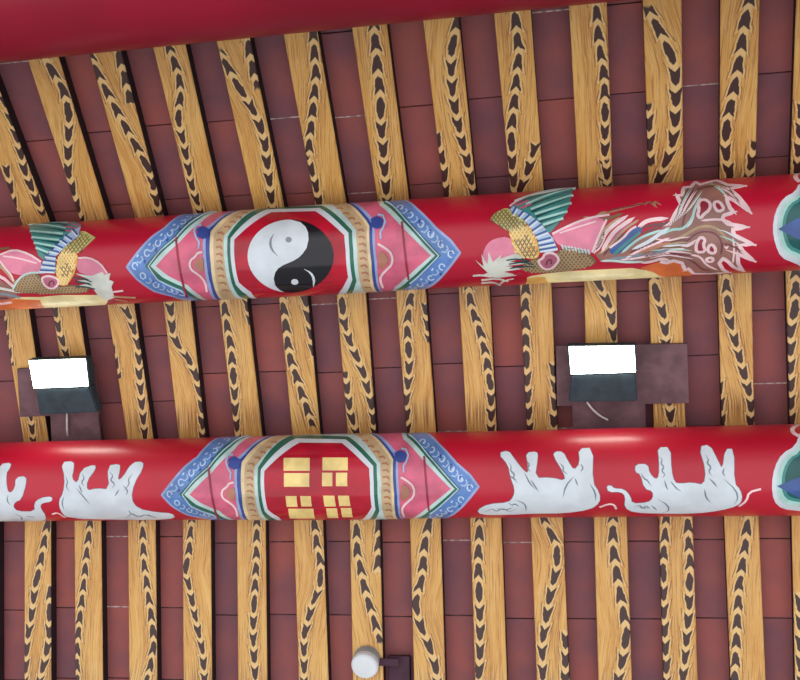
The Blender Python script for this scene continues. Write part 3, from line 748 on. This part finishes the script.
def phoenix_left(parent):
    p = Painting(P1); q = lambda pts: px(P1, pts)
    e_ = lambda pts: q(Z(pts, 0, 210, 6.48)); f_2 = lambda pts: q(Z(pts, 0, 200, 5.664)); S = lambda pts: smooth_poly(pts, False)
    p.fill(q([(-40, 300), (0, 300), (14, 297), (40, 297), (62, 295), (98, 295), (108, 300), (100, 310), (60, 316), (-40, 318)]), K['belly'], 1)
    p.fill(q([(-20, 303), (14, 299), (40, 300), (46, 308), (20, 316), (-20, 318)]), K['orange'], 2)
    # tail plumes running out of the picture
    p.fill(q([(18, 290), (0, 280), (-40, 262), (-80, 250), (-120, 255), (-110, 285), (-60, 300), (0, 302), (16, 298)]), K['taupe'], 2)
    for st, w, m_ in (([(18, 290), (0, 275), (-40, 258), (-90, 246)], .010, 'rose'), ([(16, 284), (6, 270), (-6, 262), (-40, 250)], .011, 'tan'), ([(20, 292), (0, 288), (-50, 278), (-120, 262)], .009, 'ruff'), ([(20, 297), (0, 293), (-60, 290), (-120, 272)], .010, 'grey'), ([(12, 302), (0, 304), (-60, 302)], .010, 'rose'), ([(8, 298), (-10, 298), (-50, 296)], .009, 'plum'), ([(10, 248), (-6, 250), (-40, 240)], .008, 'brown')):
        p.stroke(q(S(st)), w, K[m_], 6)
    pk = e_(smooth_poly([(-10, 310), (40, 270), (90, 250), (190, 278), (275, 332), (265, 412), (150, 425), (60, 405), (15, 350)]))
    p.fill(pk, K['lpink'], 8); p.stroke(e_(S([(-20, 300), (90, 256), (190, 285), (270, 338)])), .006, K['rose'], 9); p.stroke(e_(S([(20, 300), (110, 310), (240, 345)])), .0045, K['rose'], 9); p.stroke(e_(S([(0, 330), (30, 370), (75, 420), (90, 460)])), .006, K['rose'], 9)
    bd = e_(smooth_poly([(88, 505), (120, 450), (180, 412), (250, 408), (282, 460), (380, 500), (480, 478), (590, 502), (560, 535), (380, 540), (100, 535)]))
    p.fill(bd, K['brown'], 9); scales(p, bd, K['tan'], 10); p.stroke(e_(S([(85, 510), (125, 440), (190, 405), (255, 405)])), .006, K['mint'], 10)
    p.fill(f_2(smooth_poly([(436, 335), (500, 322), (572, 358), (618, 425), (590, 460), (500, 425), (438, 405)])), K['lpink'], 9); p.stroke(f_2(S([(440, 330), (505, 325), (570, 358), (610, 415)])), .005, K['rose'], 10)
    p.fill(f_2([(428, 415), (520, 428), (585, 405), (590, 425), (628, 412), (618, 450), (645, 462), (632, 490), (640, 520), (650, 550), (605, 565), (560, 540), (530, 500), (450, 482), (520, 470), (440, 455), (510, 450)]), K['ruff'], 10)
    for st in ([(420, 440), (480, 445), (520, 462)], [(425, 462), (480, 466), (520, 480)], [(430, 490), (480, 486), (540, 502)]): p.stroke(f_2(S(st)), .0045, K['dteal'], 11)
    for st, m_ in (([(635, 520), (700, 512)], 'rose'), ([(640, 545), (770, 552)], 'tan'), ([(650, 560), (720, 572)], 'mark')): p.stroke(f_2(st), .005, K[m_], 11)
    wing = e_([(190, 112), (245, 68), (330, 66), (430, 78), (525, 98), (515, 150), (420, 205), (350, 262), (285, 325), (250, 292), (232, 235), (208, 172)])
    p.fill(wing, K['teal'], 10)
    for sa, sb in (((440, 105), (235, 82)), ((430, 140), (205, 122)), ((410, 175), (212, 165)), ((385, 215), (222, 205)), ((355, 255), (236, 240)), ((315, 295), (248, 272))):
        sb2 = (sb[0], sb[1] - 12)
        p.stroke(e_([sa, sb2]), .0085, K['dteal'], 11, 1); p.stroke(e_([(sa[0], sa[1] - 18), (sb2[0] - 14, sb2[1] - 14)]), .0068, K['aqua'], 12)
    for sa, sb in (((440, 88), (520, 112)), ((425, 110), (512, 130)), ((425, 135), (508, 152))): p.stroke(e_([sa, sb]), .007, K['mauve'], 12)
    cov = e_([(525, 112), (512, 172), (432, 232), (365, 300), (362, 402), (258, 412), (275, 350), (345, 262), (420, 185), (470, 140)])
    p.fill(cov, K['sky'], 12)
    for sa, sb in (((505, 165), (470, 125)), ((470, 195), (425, 165)), ((440, 220), (395, 190)), ((412, 248), (360, 225)), ((385, 275), (325, 260)), ((368, 305), (300, 295)), ((362, 335), (285, 325)), ((362, 365), (275, 355)), ((360, 392), (262, 388))):
        p.stroke(e_([sa, sb]), .0055, K['navy'], 13); p.stroke(e_([(sa[0] - 3, sa[1] + 12), (sb[0] - 5, sb[1] + 12)]), .005, K['white'], 13)
    sh1 = e_(smooth_poly([(530, 130), (620, 180), (620, 180), (565, 230), (505, 290), (430, 280), (400, 270), (440, 230), (512, 185)])); p.fill(sh1, K['olive'], 13); scales(p, sh1, K['brown'], 14, .013, .011)
    sh2 = e_(smooth_poly([(385, 290), (430, 252), (512, 275), (498, 390), (440, 485), (395, 490), (362, 415), (372, 340)])); p.fill(sh2, K['amber'], 13); scales(p, sh2, K['belly'], 14); scales(p, e_([(390, 370), (460, 330), (490, 380), (420, 440)]), K['brown'], 15, .013, .013)
    sw_ = e_(smooth_poly([(272, 450), (285, 430), (330, 425), (380, 445), (382, 480), (345, 510), (300, 495)])); p.fill(sw_, K['mauve'], 13); p.stroke(sw_ + [sw_[0]], .0065, K['rose'], 14); p.stroke(e_(S([(320, 490), (325, 460), (350, 455), (352, 480)])), .005, K['plum'], 14)
    return p.done('painted_phoenix', parent)

def elephant(parent, poly, tail, lines, zoom):
    p = Painting(P2); q = lambda pts: px(P2, Z(pts, *zoom))
    p.stroke(q(smooth_poly(tail, False)), .0065, K['rose'], 2)
    ring = q(smooth_poly(poly)); p.fill(ring, K['white'], 3)
    p.stroke(ring + [ring[0]], .0028, K['grey'], 2)
    for ln in lines: p.stroke(q(smooth_poly(ln, False)), .0048, K['grey'], 4, 2)
    return p.done('painted_elephant', parent)

def plaque(beam, parent, outer, cx_, slope, dia, scroll):
    p = Painting(beam)
    full = outer + [(2 * cx_ - x, y + 2 * (cx_ - x) * slope) for x, y in outer[::-1]]
    full = smooth_poly(full)
    my = sum(y for _, y in full) / len(full)
    def shrink(k): return px(beam, [(cx_ + (x - cx_) * k, my + (y - my) * k) for x, y in full])
    for k, m_ in ((1, 'white'), (.90, 'mint'), (.84, 'aqua'), (.76, 'teal'), (.68, 'deepgreen')): p.fill(shrink(k), K[m_])
    mr_ = lambda q: (2 * cx_ - q[0], q[1] + 2 * (cx_ - q[0]) * slope)
    L_, tl, t_, b_, bl_ = dia
    d = [L_, tl, t_, mr_(tl), mr_(L_), mr_(bl_), b_, bl_]
    p.fill(px(beam, d), K['navy'])
    for dy in (-1, 1): p.fill(px(beam, smooth_poly([(cx_ + 8 * math.cos(t * .785) - 2, my + dy * 24 + 5 * math.sin(t * .785)) for t in range(8)])), K['white'])
    for sc in scroll: p.stroke(px(beam, smooth_poly(sc, False)), .012, K['rose'], 2)
    return p.done('painted_cloud_plaque', parent)

# phoenix beam
e1 = tag(empty('painted_purlin', W(-0.9, P1.y, P1.z - P1.r)), 'red round beam painted with a black and white taiji between two phoenixes', 'beam', 'painted round beams')
log(P1, RED, e1)
md = tag(medallion(P1, same, e1), 'pink and blue wrap medallion with gold octagon border')
tag(taiji(md), 'black and white yin-yang symbol with eyes')
tag(phoenix_right(e1), 'painted phoenix with long curling tail, right of the taiji')
tag(phoenix_left(e1), 'painted phoenix facing right, left of the taiji')
tag(plaque(P1, e1, [(806, 186), (799, 183), (795.4, 191.6), (783, 198), (775, 212), (772.4, 229), (775, 244), (781, 257.6), (794.5, 263), (802, 267)], 812, -.05, [(778, 229), (796, 219), (812, 214), (812, 243), (796, 238)], [[(800, 182), (795, 178), (797, 173), (804, 172)]]), 'white-edged green cloud plaque with blue diamond')

# elephant beam
e2 = tag(empty('painted_purlin', W(-0.9, P2.y, P2.z - P2.r)), 'red round beam painted with white elephants and yellow trigram bars on a red octagon', 'beam', 'painted round beams')
log(P2, paint('satin_red_lacquer', (188, 8, 44), 0.5, 0.6, 0.05, 3, coat_rough=0.30), e2)
md2 = tag(medallion(P2, to_p2, e2), 'pink and blue wrap medallion with plain red octagon')
tag(trigrams(md2), 'yellow trigram bars on red octagon')
EL = [([(178, 172), (238, 170), (247, 215), (278, 248), (296, 230), (296, 150), (288, 88), (352, 86), (356, 200), (372, 262), (400, 268), (460, 262), (520, 275), (530, 200), (494, 85), (548, 73), (588, 150), (612, 200), (626, 95), (670, 95), (670, 265), (702, 300), (712, 345), (690, 378), (600, 402), (480, 417), (300, 417), (170, 412), (122, 388), (128, 330), (105, 308), (42, 310), (33, 278), (58, 278), (68, 292), (120, 295), (152, 330), (160, 368), (240, 362), (266, 340), (264, 305), (222, 292), (203, 220), (176, 210)],
       [(695, 382), (732, 355), (745, 310), (805, 295)],
       [[(300, 135), (312, 150), (304, 168), (320, 185), (308, 205), (326, 222), (312, 240)], [(528, 125), (544, 150), (534, 165), (556, 185), (542, 210), (562, 232)], [(204, 215), (222, 245), (236, 250), (256, 280)], [(622, 190), (612, 215), (626, 232)], [(170, 385), (200, 372), (212, 392), (232, 375), (250, 395)], [(352, 255), (385, 295), (405, 305)], [(322, 250), (330, 280), (340, 300)], [(522, 295), (530, 340), (555, 362)], [(545, 240), (570, 265), (585, 285)], [(620, 245), (680, 300), (690, 345), (670, 370)], [(290, 345), (340, 375), (345, 405), (310, 412)], [(190, 380), (215, 392), (250, 385)], [(255, 375), (285, 400)]], (600, 430, 5.0)),
      ([(150, 178), (205, 162), (238, 210), (290, 275), (312, 282), (308, 230), (298, 175), (358, 168), (362, 200), (345, 310), (430, 306), (510, 325), (500, 280), (443, 190), (455, 168), (497, 170), (522, 220), (555, 270), (587, 230), (578, 153), (657, 148), (652, 330), (692, 390), (692, 440), (640, 477), (500, 497), (350, 497), (200, 505), (60, 505), (36, 480), (100, 447), (205, 440), (232, 410), (240, 370), (215, 300), (205, 240)],
       [(690, 465), (740, 447), (770, 452), (780, 475)],
       [[(205, 225), (222, 250), (214, 268), (238, 290), (230, 312), (256, 335)], [(304, 220), (318, 240), (306, 258), (322, 275)], [(478, 230), (500, 252), (494, 270), (520, 290)], [(590, 235), (604, 255), (592, 275)], [(80, 490), (120, 470), (140, 488), (175, 468), (210, 490), (250, 470)], [(205, 440), (222, 455), (240, 445), (262, 462)], [(290, 280), (320, 340), (350, 370)], [(325, 320), (365, 380)], [(555, 300), (510, 350), (495, 415)], [(560, 310), (575, 350)], [(640, 340), (670, 390), (670, 430)], [(240, 425), (295, 445), (300, 485)], [(140, 470), (190, 480), (230, 465)], [(215, 300), (245, 320)]], (470, 420, 5.333)),
      ([(272, 100), (328, 93), (328, 130), (318, 170), (345, 195), (362, 130), (422, 108), (426, 130), (387, 180), (386, 226), (430, 214), (488, 220), (477, 115), (532, 106), (534, 130), (522, 180), (545, 168), (588, 100), (638, 96), (634, 130), (597, 190), (582, 260), (612, 305), (700, 322), (765, 325), (780, 347), (700, 354), (560, 354), (300, 348), (268, 312), (262, 270), (282, 235), (290, 170)],
       [(290, 345), (255, 322), (232, 330)],
       [[(290, 160), (302, 185), (294, 205), (308, 228)], [(366, 150), (376, 170), (362, 188), (374, 205)], [(486, 140), (504, 160), (490, 178), (512, 196), (498, 215)], [(590, 150), (570, 175), (576, 195), (552, 225)], [(560, 345), (590, 322), (612, 345), (650, 328), (690, 345)], [(340, 215), (370, 250), (400, 285)], [(352, 200), (365, 235)], [(530, 220), (510, 250)], [(545, 200), (570, 225), (560, 245)], [(570, 310), (590, 335), (630, 335)], [(640, 330), (700, 345)], [(285, 250), (275, 280), (285, 310)]], (0, 440, 4.444)),
      ([(0, 120), (98, 108), (82, 160), (52, 200), (60, 340), (90, 368), (130, 320), (135, 233), (222, 222), (223, 290), (182, 420), (130, 440), (110, 480), (150, 522), (298, 522), (292, 450), (340, 408), (442, 393), (443, 437), (352, 450), (342, 490), (392, 560), (382, 608), (100, 625), (-150, 620), (-230, 560), (-240, 470), (-190, 400), (-170, 300), (-195, 140), (-125, 130), (-100, 300), (-40, 330), (-10, 230)],
       [(-230, 580), (-290, 550), (-310, 500)],
       [[(70, 380), (60, 430), (90, 470)], [(120, 540), (180, 560), (190, 600)], [(220, 560), (300, 570)]], (0, 450, 8.5))]
for args, lb in zip(EL, ('white elephant painted upside down, nearest the cloud plaque', 'white elephant painted upside down, right of the trigrams', 'white elephant painted upside down, left of the trigrams', 'white elephant painted upside down, cut by the left edge')):
    tag(elephant(e2, *args), lb)
tag(plaque(P2, e2, [(806, 428), (800, 432), (795.5, 446), (782, 453.5), (774.5, 467), (771.5, 484), (773.5, 501), (782, 509), (800, 511), (806, 512)], 812, -.02, [(777, 486), (794, 479), (812, 473), (812, 503), (794, 495)], [[(799, 436), (793, 433), (792, 428), (800, 424)]]), 'white-edged green cloud plaque with blue diamond')

# large crimson beam at the top
e0 = tag(empty('round_beam', W(-0.9, P0.y, P0.z - P0.r)), 'large plain dark crimson round beam along the top edge', 'beam')
log(P0, DRED, e0)

# ------------------------------------------------------------------ floodlights on their boards
BOARD = paint('brown_board', (112, 84, 90), 0.7, 0.0, 0.12, 20)
HOUSE = paint('lamp_housing', (48, 60, 68), 0.6, 0.05, 0.1, 30)
CABLE = paint('white_cable', (214, 206, 204), 0.5, 0.0)
LED = emit('lamp_lens', (250, 255, 240), 20.0)
def slab(bm, quad, z0, z1, mat=0):
    lo_ = [on_level(x, y, z0) for x, y in quad]
    add_hull(bm, [W(p.x, p.y, z0) for p in lo_], [W(p.x, p.y, z1) for p in lo_], mat)

def flood(face, body, board, side):
    zb = A - 0.0005
    bm = bmesh.new()
    slab(bm, board[0], zb - 0.014, zb)
    if len(board) > 1: slab(bm, board[1], zb - 0.012, zb)
    fixn(bm)
    bo = tag(obj('mounting_board', bm, BOARD), 'brown board nailed across the rafters behind the %s floodlight' % side, 'board', 'lamp boards')
    # lamp: lens plane tilted a little towards the phoenix beam
    zl = A - 0.090
    (x0, y0), (x1, y1) = face[0], face[1]          # lens upper edge
    pu0, pu1 = on_level(*face[0], zl - 0.002), on_level(*face[1], zl - 0.002)
    pl1, pl0 = on_level(*face[2], zl + 0.002), on_level(*face[3], zl + 0.002)
    pb1, pb0 = on_level(*body[0], zl + 0.012), on_level(*body[1], zl + 0.012)
    root = tag(empty('flood_light', W(*((pl0 + pl1) / 2))), 'lit white rectangular floodlight on the ceiling, %s' % side, 'floodlight', 'floodlights between the painted beams')
    wu = lambda p, dz=0.0: W(p.x, p.y, p.z + dz)
    bm = bmesh.new(); g = 0.006
    def grow(pts, g_):
        c = sum(pts, Vector()) / 4; return [p + (p - c).normalized() * g_ for p in pts]
    quad = grow([pu0, pu1, pl1, pl0], g)
    add_hull(bm, [wu(p, 0.002) for p in quad], [wu(p, 0.040) for p in quad])
    fixn(bm); bmesh.ops.bevel(bm, geom=bm.edges[:], offset=0.003, segments=2, affect='EDGES')
    obj('housing', bm, HOUSE, root)
    bm = bmesh.new(); q2 = [pu0, pu1, pl1, pl0]
    add_hull(bm, [wu(p, -0.0015) for p in q2], [wu(p, 0.003) for p in q2]); fixn(bm)
    obj('lens', bm, LED, root)
    # driver box
    bm = bmesh.new(); q3 = [pl0 + Vector((0, -0.004, 0)), pl1 + Vector((0, -0.004, 0)), pb1, pb0]
    add_hull(bm, [wu(p, 0.008) for p in q3], [wu(p, 0.048) for p in q3]); fixn(bm)
    bmesh.ops.bevel(bm, geom=bm.edges[:], offset=0.004, segments=2, affect='EDGES')
    dv = obj('driver_box', bm, HOUSE, root)
    # brackets up to the board
    for p, q_ in ((pu0, pl0), (pu1, pl1)):
        bm = bmesh.new()
        c = (p + q_) / 2; s_ = 1 if p is pu1 else -1
        top_ = zb - 0.0146
        box_axes(bm, W(c.x - s_ * 0.02, c.y, (zl + 0.0405 + top_) / 2), Vector((0.003, 0, 0)), Vector((0, 0.018, 0)), Vector((0, 0, (top_ - zl - 0.0405) / 2)))
        obj('bracket', bm, HOUSE, root)
    return root, pb0, pb1, zl

rt_, b0_, b1_, zl = flood([(569, 347), (634, 346), (635.5, 372), (571, 374)], [(638, 402), (568, 403)], [[(556, 346), (687, 344), (689, 403), (557, 406)], [(572, 400), (645, 399), (646, 432), (573, 432)]], 'right')
bm = bmesh.new(); tube(bm, [W(*on_level(x, y, A - 0.022)) for x, y in smooth_poly([(587, 402), (592, 409), (600, 416), (608, 420)], False, 2)], 0.0035); obj('cable', bm, CABLE, rt_, True)
lt_, b0_, b1_, zl = flood([(29, 361), (85, 359), (88, 386), (34, 388)], [(97, 413), (38, 416)], [[(17, 369), (94, 366), (99, 414), (20, 417)], [(50, 412), (98, 411), (101, 446), (52, 447)]], 'left')
bm = bmesh.new(); tube(bm, [W(*on_level(x, y, A - 0.022)) for x, y in [(67, 412), (67, 420), (67, 428), (67.5, 436)]], 0.0038); obj('cable', bm, CABLE, lt_, True)

# ------------------------------------------------------------------ small round fixture on a lower rafter
pc = on_plane(367, 660, SECT['B'])
root = tag(empty('ceiling_fixture', W(pc.x, pc.y, pc.z)), 'small round white fixture under a rafter at the bottom edge', 'fixture')
WHITE = paint('white_plastic', (226, 232, 236), 0.4, 0.1, 0.04)
GREYP = paint('grey_plastic', (150, 152, 156), 0.5, 0.0)
DARKP = paint('dark_bracket', (74, 48, 62), 0.7, 0.0)
bm = bmesh.new(); lathe(bm, W(pc.x, pc.y, pc.z + 0.012), Vector((0, 0, -1)), [(0.046, 0), (0.046, 0.02), (0.044, 0.024), (0.044, 0.030)]); fixn(bm); obj('base', bm, GREYP, root)
bm = bmesh.new(); lathe(bm, W(pc.x, pc.y, pc.z + 0.012), Vector((0, 0, -1)), [(0.044, 0.028), (0.0455, 0.044), (0.044, 0.051), (0.039, 0.056), (0.02, 0.060), (0.0, 0.061)]); fixn(bm); obj('cap', bm, WHITE, root)
bm = bmesh.new()
c = on_plane(398, 671, SECT['B']); nb = sec_n('B')
ey = W(0, 1, BB) - W(0, 0, 0); ey.normalize(); ez = Vector((0, -nb[0], nb[1]))
box_axes(bm, sp('B', c.x, c.y, TH - 0.012), Vector((0.036, 0, 0)), ey * 0.045, ez * 0.0115, 0, 0.003)
obj('bracket_box', bm, DARKP, root); bm = bmesh.new()
box_axes(bm, sp('B', (c.x + pc.x) / 2 + 0.012, pc.y - 0.004, -0.006), Vector((0.045, 0, 0)), ey * 0.012, ez * 0.005, 0, 0.002)
obj('bracket_arm', bm, DARKP, root)

# ------------------------------------------------------------------ light
wd = bpy.data.worlds.new('daylight'); SC.world = wd; wd.use_nodes = True
nt = wd.node_tree; bg = nt.nodes['Background']
tc = nt.nodes.new('ShaderNodeTexCoord'); sx = nt.nodes.new('ShaderNodeSeparateXYZ'); nt.links.new(tc.outputs['Generated'], sx.inputs[0])
def wm(op, a, b=None):
    n_ = nt.nodes.new('ShaderNodeMath'); n_.operation = op
    for k, v in enumerate((a, b)):
        if v is None: continue
        if hasattr(v, 'is_output'): nt.links.new(v, n_.inputs[k])
        else: n_.inputs[k].default_value = v
    return n_.outputs[0]
# angle from straight down, positive towards the open courtyard side
ang = wm('ARCTAN2', wm('MULTIPLY', sx.outputs[1], -1.0), wm('MULTIPLY', sx.outputs[2], -1.0))
mr = nt.nodes.new('ShaderNodeMapRange'); nt.links.new(ang, mr.inputs[0])
mr.inputs[1].default_value = -math.pi; mr.inputs[2].default_value = math.pi
cr = nt.nodes.new('ShaderNodeValToRGB'); nt.links.new(mr.outputs[0], cr.inputs[0])
el = cr.color_ramp.elements
def pos(deg): return (deg + 180) / 360
el[0].position = pos(-130); el[0].color = (0.42, 0.42, 0.44, 1)
el[1].position = pos(130); el[1].color = (0.55, 0.56, 0.58, 1)
for dg, v in ((-75, 0.34), (-33, 0.36), (-28, 1.45), (10, 1.45), (38, 1.65), (52, 0.62), (90, 0.60)):
    e = el.new(pos(dg)); e.color = (v, v * 0.995, v * 1.01, 1)
nt.links.new(cr.outputs[0], bg.inputs[0]); bg.inputs[1].default_value = 0.94

SC.view_settings.view_transform = 'Standard'; SC.view_settings.look = 'None'
SC.view_settings.exposure = 0.0; SC.view_settings.gamma = 1.0; SC.view_settings.use_curve_mapping = False
